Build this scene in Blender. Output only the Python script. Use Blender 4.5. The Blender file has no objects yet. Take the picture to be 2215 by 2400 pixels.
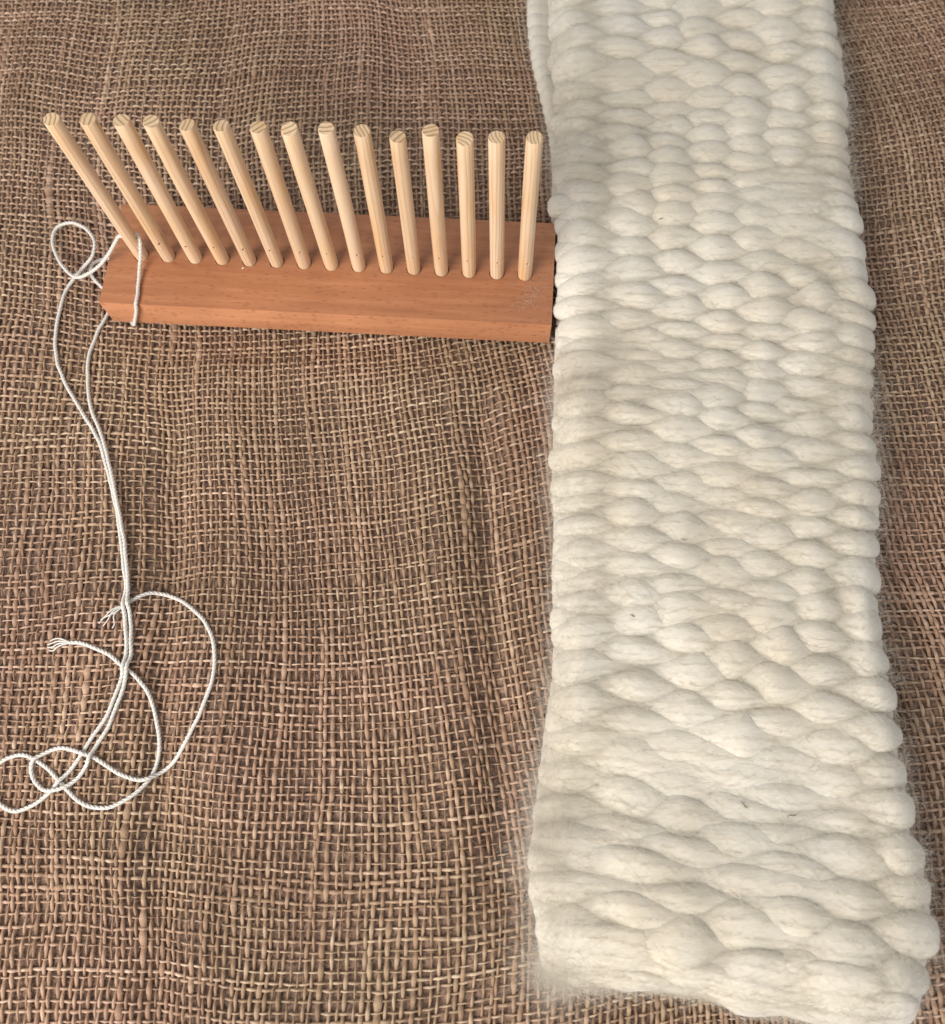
import bpy, bmesh, math
import numpy as np
from mathutils import Vector, Matrix

rng = np.random.default_rng(11)
scene = bpy.context.scene
col = scene.collection

# ------------------------------------------------------------------ camera
cam_data = bpy.data.cameras.new("camera")
cam = bpy.data.objects.new("camera", cam_data)
col.objects.link(cam)
right = Vector((0.99883972, -0.04576973, -0.01497802))
up = Vector((0.04815817, 0.94930151, 0.31065646))
back = Vector((0.0, -0.31101732, 0.95040424))
m = Matrix((right, up, back)).transposed().to_4x4()
m.translation = Vector((0.21513, -0.28040, 0.44824))
cam.matrix_world = m
cam_data.sensor_fit = 'HORIZONTAL'
cam_data.sensor_width = 36.0
cam_data.lens = 36.0 * 1942.0 / 2215.0
cam_data.clip_start = 0.01
cam_data.clip_end = 50.0
cam_data.dof.use_dof = True
cam_data.dof.focus_distance = 0.455
cam_data.dof.aperture_fstop = 9.0
scene.camera = cam

# ------------------------------------------------------------------ light (indoors: soft window light + room ambience)
world = bpy.data.worlds.new("World")
scene.world = world
world.use_nodes = True
world.node_tree.nodes["Background"].inputs[0].default_value = (0.95, 0.97, 1.0, 1)
world.node_tree.nodes["Background"].inputs[1].default_value = 0.43

def area_light(name, loc, target, size, power, color):
    d = bpy.data.lights.new(name, 'AREA')
    d.shape = 'RECTANGLE'
    d.size, d.size_y = size
    d.energy = power
    d.color = color
    o = bpy.data.objects.new(name, d)
    o.location = loc
    o.rotation_euler = (Vector(target) - Vector(loc)).to_track_quat('-Z', 'Y').to_euler()
    col.objects.link(o)
    return o

area_light("window_light", (-0.50, -0.80, 0.78), (0.18, -0.10, 0.0), (0.75, 0.65), 21.0, (1.0, 0.945, 0.89))
area_light("ceiling_light", (0.5, 0.5, 1.9), (0.2, -0.05, 0.0), (1.2, 1.2), 2.0, (1.0, 0.97, 0.93))

scene.view_settings.view_transform = 'Standard'
scene.view_settings.look = 'None'
scene.view_settings.exposure = 0.0
scene.view_settings.gamma = 1.0
scene.view_settings.use_curve_mapping = False

# ------------------------------------------------------------------ helpers
def link(o, parent=None):
    col.objects.link(o)
    if parent is not None:
        o.parent = parent
    return o

def empty(name, loc=(0, 0, 0), rz=0.0):
    o = bpy.data.objects.new(name, None)
    o.empty_display_size = 0.01
    o.location = loc
    o.rotation_euler = (0, 0, rz)
    return link(o)

def tag(o, label=None, category=None, group=None, kind=None):
    if label: o["label"] = label
    if category: o["category"] = category
    if group: o["group"] = group
    if kind: o["kind"] = kind
    return o

def mesh_from_arrays(name, verts, quads, mat, parent=None, smooth=True, attrs=None):
    verts = np.asarray(verts, dtype=np.float32).reshape(-1, 3)
    quads = np.asarray(quads, dtype=np.int32).reshape(-1, 4)
    me = bpy.data.meshes.new(name)
    me.vertices.add(len(verts))
    me.vertices.foreach_set("co", verts.ravel())
    n = len(quads)
    me.loops.add(n * 4)
    me.loops.foreach_set("vertex_index", quads.ravel())
    me.polygons.add(n)
    me.polygons.foreach_set("loop_start", np.arange(0, n * 4, 4, dtype=np.int32))
    me.update(calc_edges=True)
    me.validate()
    if smooth:
        me.polygons.foreach_set("use_smooth", np.ones(len(me.polygons), dtype=bool))
    for k, a in (attrs or {}).items():
        at = me.attributes.new(k, 'FLOAT', 'POINT')
        at.data.foreach_set("value", np.asarray(a, dtype=np.float32).ravel())
    me.materials.append(mat)
    o = bpy.data.objects.new(name, me)
    return link(o, parent)

def mesh_from_bm(name, bm, mat, parent=None, smooth=False):
    me = bpy.data.meshes.new(name)
    bm.to_mesh(me); bm.free()
    if smooth:
        me.polygons.foreach_set("use_smooth", np.ones(len(me.polygons), dtype=bool))
    me.materials.append(mat)
    return link(bpy.data.objects.new(name, me), parent)

def hair(name, pts, radius, mat, parent=None):
    """pts (n, k, 3), radius (n, k): one curves object of fine fibres"""
    n, k, _ = pts.shape
    cu = bpy.data.hair_curves.new(name)
    cu.add_curves([k] * n)
    cu.attributes["position"].data.foreach_set("vector", pts.astype(np.float32).ravel())
    ra = cu.attributes.get("radius") or cu.attributes.new("radius", 'FLOAT', 'POINT')
    ra.data.foreach_set("value", radius.astype(np.float32).ravel())
    cu.materials.append(mat)
    return link(bpy.data.objects.new(name, cu), parent)

def grid_quads(nu, nv, closed_v=True, base=0):
    i = np.arange(nu - 1)[:, None]
    j = np.arange(nv if closed_v else nv - 1)[None, :]
    j2 = (j + 1) % nv
    a = i * nv + j; b = i * nv + j2; c = (i + 1) * nv + j2; d = (i + 1) * nv + j
    return np.stack([a, b, c, d], -1).reshape(-1, 4) + base

class Noise2:
    """smooth random field: a sum of random plane waves, about unit variance"""
    def __init__(self, seed, wavelength, n=14, aniso=(1, 1)):
        r = np.random.default_rng(seed)
        ang = r.uniform(0, 2 * np.pi, n)
        k = 2 * np.pi / wavelength * r.uniform(0.5, 1.6, n)
        self.kx = k * np.cos(ang) * aniso[0]; self.ky = k * np.sin(ang) * aniso[1]
        self.ph = r.uniform(0, 2 * np.pi, n); self.s = math.sqrt(2.0 / n)
    def __call__(self, x, y):
        x = np.asarray(x, float); y = np.asarray(y, float)
        out = np.zeros(np.broadcast(x, y).shape)
        for a, b, p in zip(self.kx, self.ky, self.ph):
            out += np.sin(a * x + b * y + p)
        return out * self.s

# ------------------------------------------------------------------ node helpers
def new_mat(name):
    mt = bpy.data.materials.new(name)
    mt.use_nodes = True
    nt = mt.node_tree
    return mt, nt, nt.nodes["Principled BSDF"]

def N(nt, kind, **kw):
    n = nt.nodes.new(kind)
    for k, v in kw.items():
        setattr(n, k, v)
    return n

def noise_node(nt, vec, scale, detail=3.0, rough=0.5, dist=0.0):
    n = N(nt, "ShaderNodeTexNoise")
    n.inputs["Scale"].default_value = scale
    n.inputs["Detail"].default_value = detail
    n.inputs["Roughness"].default_value = rough
    n.inputs["Distortion"].default_value = dist
    if vec is not None: nt.links.new(vec, n.inputs["Vector"])
    return n

def mapping(nt, vec, scale=(1, 1, 1), loc=(0, 0, 0), rot=(0, 0, 0)):
    n = N(nt, "ShaderNodeMapping")
    n.inputs["Scale"].default_value = scale
    n.inputs["Location"].default_value = loc
    n.inputs["Rotation"].default_value = rot
    nt.links.new(vec, n.inputs["Vector"])
    return n.outputs["Vector"]

def ramp(nt, fac, stops):
    n = N(nt, "ShaderNodeValToRGB")
    el = n.color_ramp.elements
    while len(el) < len(stops): el.new(0.5)
    for e, (p, c) in zip(el, stops):
        e.position = p
        e.color = (*c, 1) if len(c) == 3 else c
    nt.links.new(fac, n.inputs["Fac"])
    return n.outputs["Color"]

def mix(nt, fac, a, b, mode='MIX'):
    n = N(nt, "ShaderNodeMix", data_type='RGBA', blend_type=mode)
    for sock, v in ((n.inputs[0], fac), (n.inputs[6], a), (n.inputs[7], b)):
        if isinstance(v, bpy.types.NodeSocket): nt.links.new(v, sock)
        elif isinstance(v, (int, float)): sock.default_value = v
        else: sock.default_value = (*v, 1)
    return n.outputs[2]

def math_node(nt, op, a, b=None):
    n = N(nt, "ShaderNodeMath", operation=op)
    for s, v in ((n.inputs[0], a), (n.inputs[1], b)):
        if v is None: continue
        if isinstance(v, bpy.types.NodeSocket): nt.links.new(v, s)
        else: s.default_value = v
    return n.outputs[0]

def bump(nt, height, strength, dist, bsdf, normal=None):
    n = N(nt, "ShaderNodeBump")
    n.inputs["Strength"].default_value = strength
    n.inputs["Distance"].default_value = dist
    nt.links.new(height, n.inputs["Height"])
    if normal is not None: nt.links.new(normal, n.inputs["Normal"])
    nt.links.new(n.outputs["Normal"], bsdf.inputs["Normal"])
    return n.outputs["Normal"]

# ------------------------------------------------------------------ materials
def mat_burlap():
    mt, nt, b = new_mat("jute")
    at = N(nt, "ShaderNodeAttribute", attribute_name="tone")
    tc = N(nt, "ShaderNodeTexCoord").outputs["Object"]
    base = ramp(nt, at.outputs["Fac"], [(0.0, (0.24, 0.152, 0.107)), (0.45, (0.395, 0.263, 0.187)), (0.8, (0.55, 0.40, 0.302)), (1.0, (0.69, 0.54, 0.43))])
    big = noise_node(nt, tc, 7.0, 2.0)
    hue = ramp(nt, big.outputs["Fac"], [(0.33, (1.05, 0.96, 0.94)), (0.67, (0.97, 0.99, 0.88))])
    c = mix(nt, 0.9, base, hue, 'MULTIPLY')
    broad_tone = noise_node(nt, tc, 9.0, 3.0, 0.55, 0.5)  # broad random mottling, paler and darker patches
    c = mix(nt, 1.0, c, ramp(nt, broad_tone.outputs["Fac"], [(0.32, (0.80, 0.79, 0.77)), (0.5, (0.98, 0.98, 0.97)), (0.68, (1.10, 1.09, 1.09))]), 'MULTIPLY')
    fine = noise_node(nt, tc, 1500.0, 4.0, 0.7)
    sp = ramp(nt, fine.outputs["Fac"], [(0.3, (0.72, 0.70, 0.68)), (0.7, (1.2, 1.2, 1.2))])
    c = mix(nt, 0.8, c, sp, 'MULTIPLY')
    nt.links.new(c, b.inputs["Base Color"])
    b.inputs["Roughness"].default_value = 0.78
    b.inputs["Specular IOR Level"].default_value = 0.25
    bump(nt, fine.outputs["Fac"], 0.7, 0.0006, b)
    return mt

def mat_plain(name, rgb, rough=0.8, spec=0.3):
    mt, nt, b = new_mat(name)
    b.inputs["Base Color"].default_value = (*rgb, 1)
    b.inputs["Roughness"].default_value = rough
    b.inputs["Specular IOR Level"].default_value = spec
    return mt

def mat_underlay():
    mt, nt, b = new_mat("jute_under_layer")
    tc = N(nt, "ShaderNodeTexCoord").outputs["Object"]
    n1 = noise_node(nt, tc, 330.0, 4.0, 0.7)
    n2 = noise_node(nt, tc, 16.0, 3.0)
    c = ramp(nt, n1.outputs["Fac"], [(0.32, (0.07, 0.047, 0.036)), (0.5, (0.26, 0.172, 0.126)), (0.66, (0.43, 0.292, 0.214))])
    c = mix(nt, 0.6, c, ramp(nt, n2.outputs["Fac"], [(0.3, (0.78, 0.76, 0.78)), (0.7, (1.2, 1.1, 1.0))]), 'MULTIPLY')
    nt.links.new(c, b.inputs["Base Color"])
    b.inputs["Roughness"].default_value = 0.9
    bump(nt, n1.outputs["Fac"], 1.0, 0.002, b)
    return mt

def mat_fibre(name, rgb, trans):
    mt = bpy.data.materials.new(name); mt.use_nodes = True
    nt = mt.node_tree; nt.nodes.clear()
    out = N(nt, "ShaderNodeOutputMaterial")
    d = N(nt, "ShaderNodeBsdfDiffuse"); d.inputs[0].default_value = (*rgb, 1)
    t = N(nt, "ShaderNodeBsdfTranslucent"); t.inputs[0].default_value = (*rgb, 1)
    mx = N(nt, "ShaderNodeMixShader"); mx.inputs[0].default_value = trans
    nt.links.new(d.outputs[0], mx.inputs[1]); nt.links.new(t.outputs[0], mx.inputs[2])
    nt.links.new(mx.outputs[0], out.inputs[0])
    return mt

def mat_wool():
    mt, nt, b = new_mat("wool")
    tc = N(nt, "ShaderNodeTexCoord").outputs["Object"]
    st = mapping(nt, tc, (90, 620, 620), rot=(0, 0, 0.12))
    fib = noise_node(nt, st, 1.0, 4.0, 0.65, 0.6)
    big = noise_node(nt, tc, 18.0, 3.0, 0.55)
    c = ramp(nt, big.outputs["Fac"], [(0.30, (0.675, 0.61, 0.495)), (0.5, (0.715, 0.67, 0.575)), (0.7, (0.74, 0.705, 0.63))])
    f2 = ramp(nt, fib.outputs["Fac"], [(0.3, (0.90, 0.87, 0.82)), (0.65, (1.04, 1.03, 1.02))])
    c = mix(nt, 0.40, c, f2, 'MULTIPLY')
    nt.links.new(c, b.inputs["Base Color"])
    b.inputs["Roughness"].default_value = 0.95
    b.inputs["Specular IOR Level"].default_value = 0.1
    b.inputs["Subsurface Weight"].default_value = 0.4
    b.inputs["Subsurface Radius"].default_value = (1.0, 0.8, 0.6)
    b.inputs["Subsurface Scale"].default_value = 0.003
    b.inputs["Sheen Weight"].default_value = 0.25
    b.inputs["Sheen Roughness"].default_value = 0.6
    bump(nt, fib.outputs["Fac"], 0.32, 0.0012, b)
    return mt

def mat_beech(edge=False):
    """edge: the board's narrow face, in a paler ramp, with blunter flecks where it cuts the rays"""
    mt, nt, b = new_mat("stained_beech_edge" if edge else "stained_beech")
    tc = N(nt, "ShaderNodeTexCoord").outputs["Object"]
    grain = noise_node(nt, mapping(nt, tc, (14, 260, 200)), 1.0, 5.0, 0.6, 0.4)
    cols = [(0.25, (0.325, 0.132, 0.059)), (0.52, (0.40, 0.168, 0.077)), (0.78, (0.475, 0.212, 0.103))]
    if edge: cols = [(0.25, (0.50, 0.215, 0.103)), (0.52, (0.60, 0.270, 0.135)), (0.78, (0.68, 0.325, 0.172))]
    c = ramp(nt, grain.outputs["Fac"], cols)
    blot = noise_node(nt, mapping(nt, tc, (22, 30, 30)), 1.0, 2.0)
    c = mix(nt, 0.6, c, ramp(nt, blot.outputs["Fac"], [(0.3, (0.86, 0.82, 0.80)), (0.7, (1.08, 1.08, 1.08))]), 'MULTIPLY')
    # short dark ray flecks lying along the grain
    warp = noise_node(nt, tc, 60.0, 2.0)
    vv = N(nt, "ShaderNodeVectorMath", operation='ADD')
    sc = N(nt, "ShaderNodeVectorMath", operation='SCALE'); sc.inputs["Scale"].default_value = 0.0012
    nt.links.new(warp.outputs["Color"], sc.inputs[0])
    nt.links.new(tc, vv.inputs[0]); nt.links.new(sc.outputs[0], vv.inputs[1])
    vor = N(nt, "ShaderNodeTexVoronoi"); vor.inputs["Scale"].default_value = 1.0
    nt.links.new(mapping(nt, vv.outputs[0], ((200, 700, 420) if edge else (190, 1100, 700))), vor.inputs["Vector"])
    fl = ramp(nt, vor.outputs["Distance"], [(0.16, (1, 1, 1)), (0.42, (0, 0, 0))])
    keep = N(nt, "ShaderNodeSeparateColor"); nt.links.new(vor.outputs["Color"], keep.inputs[0])
    k = math_node(nt, 'GREATER_THAN', keep.outputs[0], 0.45)
    f = math_node(nt, 'MULTIPLY', fl, k)
    f = math_node(nt, 'MULTIPLY', f, math_node(nt, 'MULTIPLY', keep.outputs[1], 0.85))
    c = mix(nt, f, c, (0.20, 0.072, 0.034))
    nt.links.new(c, b.inputs["Base Color"])
    rg = noise_node(nt, mapping(nt, tc, (30, 60, 60)), 1.0, 4.0, 0.6)
    nt.links.new(ramp(nt, rg.outputs["Fac"], [(0.3, (0.27, 0.27, 0.27)), (0.7, (0.48, 0.48, 0.48))]), b.inputs["Roughness"])
    b.inputs["Specular IOR Level"].default_value = 0.45
    bump(nt, grain.outputs["Fac"], 0.12, 0.0006, b)
    return mt

def mat_pine(end=False):
    mt, nt, b = new_mat("pine_end_grain" if end else "pine_dowel")
    tc = N(nt, "ShaderNodeTexCoord").outputs["Object"]
    rnd = N(nt, "ShaderNodeObjectInfo").outputs["Random"]
    ang = math_node(nt, 'MULTIPLY', rnd, 41.0)
    comb = N(nt, "ShaderNodeCombineXYZ"); nt.links.new(ang, comb.inputs["Z"])
    rot = N(nt, "ShaderNodeVectorRotate", rotation_type='EULER_XYZ')
    nt.links.new(tc, rot.inputs["Vector"]); nt.links.new(comb.outputs[0], rot.inputs["Rotation"])
    off = N(nt, "ShaderNodeCombineXYZ")
    fr = math_node(nt, 'FRACT', math_node(nt, 'MULTIPLY', rnd, 7.31))
    nt.links.new(math_node(nt, 'ADD', math_node(nt, 'MULTIPLY', fr, 0.022), 0.006), off.inputs["X"])
    nt.links.new(math_node(nt, 'MULTIPLY', rnd, 3.0), off.inputs["Z"])
    add = N(nt, "ShaderNodeVectorMath", operation='ADD')
    nt.links.new(rot.outputs[0], add.inputs[0]); nt.links.new(off.outputs[0], add.inputs[1])
    p = add.outputs[0]
    wob = noise_node(nt, mapping(nt, p, (90, 90, 9)), 1.0, 2.0)
    sep = N(nt, "ShaderNodeSeparateXYZ"); nt.links.new(p, sep.inputs[0])
    rr = math_node(nt, 'SQRT', math_node(nt, 'ADD', math_node(nt, 'MULTIPLY', sep.outputs[0], sep.outputs[0]), math_node(nt, 'MULTIPLY', sep.outputs[1], sep.outputs[1])))
    rr = math_node(nt, 'ADD', rr, math_node(nt, 'MULTIPLY', wob.outputs["Fac"], 0.0040))
    tw = math_node(nt, 'MULTIPLY', rr, math_node(nt, 'ADD', 260.0, math_node(nt, 'MULTIPLY', math_node(nt, 'FRACT', math_node(nt, 'MULTIPLY', rnd, 5.1)), 380.0)))
    ring = math_node(nt, 'FRACT', tw)
    c = ramp(nt, ring, [(0.0, (0.80, 0.61, 0.425)), (0.5, (0.78, 0.58, 0.395)), (0.80, (0.70, 0.485, 0.30)), (0.94, (0.56, 0.36, 0.205)), (1.0, (0.79, 0.60, 0.415))])
    tone = math_node(nt, 'FRACT', math_node(nt, 'MULTIPLY', rnd, 13.7))
    c = mix(nt, math_node(nt, 'MULTIPLY', tone, 0.75), c, (0.79, 0.60, 0.415))      # some dowels show hardly any figure
    if end:      # sawn end grain: duller, the late wood of each ring stands out
        c = ramp(nt, ring, [(0.0, (0.70, 0.545, 0.36)), (0.55, (0.66, 0.50, 0.32)), (0.78, (0.42, 0.275, 0.155)), (0.93, (0.27, 0.165, 0.09)), (1.0, (0.68, 0.53, 0.35))])
    c = mix(nt, 0.8, c, ramp(nt, math_node(nt, 'FRACT', math_node(nt, 'MULTIPLY', rnd, 29.3)), [(0.0, (0.90, 0.87, 0.84)), (0.5, (1.0, 0.97, 0.92)), (1.0, (1.05, 1.06, 1.08))]), 'MULTIPLY')
    st = noise_node(nt, mapping(nt, p, (150, 150, 22)), 1.0, 3.0)
    c = mix(nt, 0.75, c, ramp(nt, st.outputs["Fac"], [(0.30, (0.98, 0.83, 0.62)), (0.46, (0.99, 0.96, 0.92)), (0.7, (1.04, 1.06, 1.12))]), 'MULTIPLY')
    fib = noise_node(nt, mapping(nt, p, (2600, 2600, 60)), 1.0, 3.0)
    c = mix(nt, 0.45, c, ramp(nt, fib.outputs["Fac"], [(0.3, (0.84, 0.80, 0.76)), (0.7, (1.06, 1.06, 1.06))]), 'MULTIPLY')
    nt.links.new(c, b.inputs["Base Color"])
    b.inputs["Roughness"].default_value = 0.55
    b.inputs["Specular IOR Level"].default_value = 0.35
    bump(nt, fib.outputs["Fac"], 0.25, 0.0004, b)
    return mt

def mat_cord():
    mt, nt, b = new_mat("white_cotton")
    tc = N(nt, "ShaderNodeTexCoord").outputs["Object"]
    n1 = noise_node(nt, tc, 1800.0, 3.0)
    c = ramp(nt, n1.outputs["Fac"], [(0.3, (0.60, 0.57, 0.52)), (0.7, (0.78, 0.755, 0.71))])
    nt.links.new(c, b.inputs["Base Color"])
    b.inputs["Roughness"].default_value = 0.8
    b.inputs["Specular IOR Level"].default_value = 0.2
    b.inputs["Subsurface Weight"].default_value = 0.2
    b.inputs["Subsurface Scale"].default_value = 0.0008
    bump(nt, n1.outputs["Fac"], 0.5, 0.0003, b)
    return mt

M_JUTE, M_UNDER = mat_burlap(), mat_underlay()
M_JFIB = mat_fibre("jute_fibre", (0.47, 0.34, 0.22), 0.3)
M_WOOL = mat_wool()
M_WFIB = mat_fibre("wool_fibre", (0.76, 0.725, 0.65), 0.45)
M_BEECH, M_PINE, M_CORD = mat_beech(), mat_pine(), mat_cord()
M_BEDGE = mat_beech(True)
M_PEND = mat_pine(True)
M_CFIB = mat_fibre("cotton_fibre", (0.84, 0.81, 0.76), 0.3)
M_CHAFF = mat_plain("dry_chaff", (0.085, 0.055, 0.03))
M_CHIP = mat_plain("pale_wood_chip", (0.78, 0.66, 0.5))

# ------------------------------------------------------------------ burlap cloth
BOARD_ROT = -0.11154
BL, BW, BZ0, BZ1 = 0.268, 0.07036, 0.0030, 0.0240     # board length, depth, underside, top
_cb, _sb = math.cos(BOARD_ROT), math.sin(BOARD_ROT)

_n_big = Noise2(3, 0.20)
_n_mid = Noise2(4, 0.085, 16)
_n_pleat = Noise2(5, 0.06, 12, (1.0, 0.18))

def sstep(a, b, x):
    t = np.clip((x - a) / (b - a), 0, 1)
    return t * t * (3 - 2 * t)

def cloth_h(x, y):
    """height of the soft wrinkles of the cloth"""
    x = np.asarray(x, float); y = np.asarray(y, float)
    h = 0.0014 * _n_big(x, y) + 0.0004 * _n_mid(x, y)
    # creases and swells that can be made out in the cloth
    def ridge(x0, y0, x1, y1, w, a):
        dx, dy = x1 - x0, y1 - y0
        L = math.hypot(dx, dy)
        t = ((x - x0) * dx + (y - y0) * dy) / L
        s = ((x - x0) * -dy + (y - y0) * dx) / L
        e = sstep(-0.03, 0.03, t) * (1 - sstep(L - 0.03, L + 0.03, t))
        return a * e * np.exp(-(s / w) ** 2)
    h = h + ridge(0.040, -0.06, 0.053, -0.40, 0.010, -0.0058)
    h = h + ridge(0.070, -0.05, 0.085, -0.30, 0.020, 0.0040)
    h = h + ridge(0.000, -0.06, 0.010, -0.30, 0.018, 0.0022)
    h = h + ridge(0.224, -0.04, 0.224, -0.30, 0.010, -0.0056)
    h = h + ridge(0.200, -0.08, 0.196, -0.36, 0.022, 0.0048)
    h = h + ridge(0.05, -0.030, 0.24, -0.052, 0.014, 0.0042)
    h = h + ridge(0.02, -0.375, 0.18, -0.385, 0.016, 0.0030)
    h = h + ridge(-0.06, -0.325, 0.02, -0.335, 0.012, -0.0030)
    far = sstep(0.09, 0.16, y)
    h = h + far * 0.0009 * _n_pleat(x, y)
    # the loom presses the cloth flat
    lx = _cb * x + _sb * y; ly = -_sb * x + _cb * y
    d = np.hypot(np.maximum(np.maximum(-lx, lx - BL), 0), np.maximum(np.maximum(-ly, ly - BW), 0))
    f = sstep(0.0, 0.035, d)
    h = h * f - 0.0010 * (1 - f)
    # so does the folded wool
    g = sstep(0.0, 0.03, np.maximum(0.262 - x, x - 0.44))
    h = np.where(g < 1, h * g + np.minimum(h, 0.0) * (1 - g), h)
    return h

_n_dx = Noise2(21, 0.30); _n_dy = Noise2(22, 0.34)
_n_dx2 = Noise2(23, 0.07); _n_dy2 = Noise2(24, 0.07)

def weave_xy(u, v):
    x = u + 0.0042 * _n_dx(u, v) + 0.0003 * _n_dx2(u, v) - 0.035 * (v + 0.1)
    y = v + 0.0046 * _n_dy(u, v) + 0.0003 * _n_dy2(u, v)
    # the weft sags across the middle of the cloth
    y = y - 0.010 * np.exp(-((u - 0.10) / 0.10) ** 2) * sstep(0.1, -0.2, v) + 0.05 * np.clip(u - 0.1, 0, 0.2) * sstep(0.05, -0.1, v)
    return x, y

def build_cloth():
    root = empty("burlap_cloth")
    tag(root, "brown open weave burlap cloth spread under the loom and the wool", kind="structure")
    P_WARP, P_WEFT = 0.0034, 0.0044
    U = np.arange(-0.19, 0.66, P_WARP); V = np.arange(-0.45, 0.345, P_WEFT)
    nU, nV = len(U), len(V)
    AMP = 0.00062
    seg = 4
    ang = np.radians([-25, 55, 125, 205])
    def family(name, is_warp, base_w, base_t, tone0):
        pos = U if is_warp else V
        other = V if is_warp else U
        pitch = P_WEFT if is_warp else P_WARP
        n = (len(other) - 1) * seg + 1
        s = np.linspace(0, len(other) - 1, n)
        run = other[0] + s * pitch
        verts, quads, tone = [], [], []
        base = 0
        for i, p in enumerate(pos):
            r = np.random.default_rng(1000 * (1 + is_warp) + i)
            # slow drift, uneven thickness, occasional slub
            def drift(step, sd):
                k = max(int(len(other) / step) + 3, 4)
                return np.interp(s, np.linspace(0, len(other), k), r.normal(0, sd, k))
            off = drift(5, 0.00038) + drift(1.3, 0.00014) + r.normal(0, 0.00042)
            fac = np.clip(1 + drift(2.2, 0.17) + drift(15, 0.14) + r.normal(0, 0.20), 0.5, 1.75)
            if r.random() < 0.55:
                for _ in range(r.integers(1, 4)):
                    c0, w0 = r.uniform(0, len(other)), r.uniform(1.2, 7)
                    fac = fac * (1 + r.uniform(0.2, 0.8) * np.exp(-((s - c0) / w0) ** 2))
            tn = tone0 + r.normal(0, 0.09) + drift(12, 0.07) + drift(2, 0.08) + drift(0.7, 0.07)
            sign = 1.0 if is_warp else -1.0
            wave = sign * np.cos(np.pi * (s + i))
            if is_warp: x, y = weave_xy(p + off, run)
            else: x, y = weave_xy(run, p + off)
            z = cloth_h(x, y) + AMP * wave
            z = z + drift(2.0, 0.00012)
            C = np.stack([x, y, z], -1)
            T = np.gradient(C, axis=0); T /= np.linalg.norm(T, axis=1, keepdims=True)
            B = np.stack([T[:, 1], -T[:, 0], np.zeros(n)], -1); B /= np.linalg.norm(B, axis=1, keepdims=True)
            Nn = np.cross(B, T)
            tight = 1 + 0.10 * wave
            w = base_w * fac * tight; t = base_t * (0.5 + 0.5 * fac)
            ring = C[:, None, :] + B[:, None, :] * (w[:, None] * np.cos(ang))[..., None] + Nn[:, None, :] * (t[:, None] * np.sin(ang))[..., None]
            verts.append(ring.reshape(-1, 3))
            quads.append(grid_quads(n, 4, False, base))
            tone.append(np.repeat(np.clip(tn + 0.13 * wave, 0, 1), 4))  # shade put into the tone: paler over, darker under each crossing
            base += n * 4
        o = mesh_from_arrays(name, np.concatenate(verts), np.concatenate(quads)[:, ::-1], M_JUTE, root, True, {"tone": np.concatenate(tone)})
        tag(o, kind="stuff")
        return o
    family("warp_threads", True, 0.00090, 0.00058, 0.42)
    family("weft_threads", False, 0.00060, 0.00048, 0.63)
    # darker layer of the same cloth seen through the open weave
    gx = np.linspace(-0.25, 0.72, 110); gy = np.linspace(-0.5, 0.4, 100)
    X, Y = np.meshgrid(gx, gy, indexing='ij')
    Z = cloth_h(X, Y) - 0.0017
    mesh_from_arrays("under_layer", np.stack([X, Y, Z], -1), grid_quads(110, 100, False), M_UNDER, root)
    # loose hairs of jute
    n, k = 34000, 6
    px = rng.uniform(-0.16, 0.62, n); py = rng.uniform(-0.42, 0.31, n)
    a = np.where(rng.random(n) < 0.5, rng.normal(0, 0.5, n), rng.normal(np.pi / 2, 0.5, n)) + np.pi * (rng.random(n) < 0.5)
    L = rng.gamma(3.0, 0.0011, n) + 0.0012
    curl = rng.normal(0, 1.3, n)
    lift = np.abs(rng.normal(0.0012, 0.0010, n))
    pts = np.zeros((n, k, 3))
    for q in range(k):
        t = q / (k - 1)
        aa = a + curl * t
        pts[:, q, 0] = px + L * t * np.cos(aa); pts[:, q, 1] = py + L * t * np.sin(aa)
        pts[:, q, 2] = 0.0007 + lift * (4 * t * (1 - t) * 0.6 + 0.5 * t)
    pts[..., 2] += cloth_h(pts[..., 0], pts[..., 1])
    rad = np.linspace(1, 0.4, k)[None, :] * rng.uniform(0.00003, 0.00008, n)[:, None]
    tag(hair("loose_fibres", pts, rad, M_JFIB, root), kind="stuff")
    return root

build_cloth()

# ------------------------------------------------------------------ peg loom
loom = empty("peg_loom", (0, 0, 0), BOARD_ROT)
tag(loom, "small wooden peg loom, reddish brown board with a row of fifteen pale pegs", "peg loom")

PEG_X0, PEG_DX, PEG_Y0, PEG_DY, PEG_R = 0.01937, 0.01653, 0.03408, -0.00007, 0.0041
PEGS = [(0.108, -0.8, -0.19), (0.1085, 0.55, 0.18), (0.109, 0.82, -0.09), (0.1095, -1.14, -0.14), (0.108, -0.71, -0.01),
        (0.1085, -0.66, 0.0), (0.1085, 0.58, -0.02), (0.1085, -1.04, 0.14), (0.1095, 0.3, 0.25), (0.109, 0.79, 0.14),
        (0.1065, 0.99, -0.1), (0.1115, 0.48, -0.13), (0.1075, -0.06, -0.21), (0.1095, -1.6, -0.15), (0.110, -0.28, -0.01)]

def apply_boolean(obj, cutter_bm):
    me = bpy.data.meshes.new("cut"); cutter_bm.to_mesh(me); cutter_bm.free()
    cut = bpy.data.objects.new("cut", me); col.objects.link(cut)
    cut.matrix_world = obj.matrix_world
    md = obj.modifiers.new("b", 'BOOLEAN'); md.operation = 'DIFFERENCE'; md.object = cut; md.solver = 'EXACT'
    dg = bpy.context.evaluated_depsgraph_get()
    nm = bpy.data.meshes.new_from_object(obj.evaluated_get(dg))
    obj.modifiers.clear()
    old = obj.data; obj.data = nm; nm.name = obj.name
    bpy.data.objects.remove(cut); bpy.data.meshes.remove(me); bpy.data.meshes.remove(old)

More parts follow.
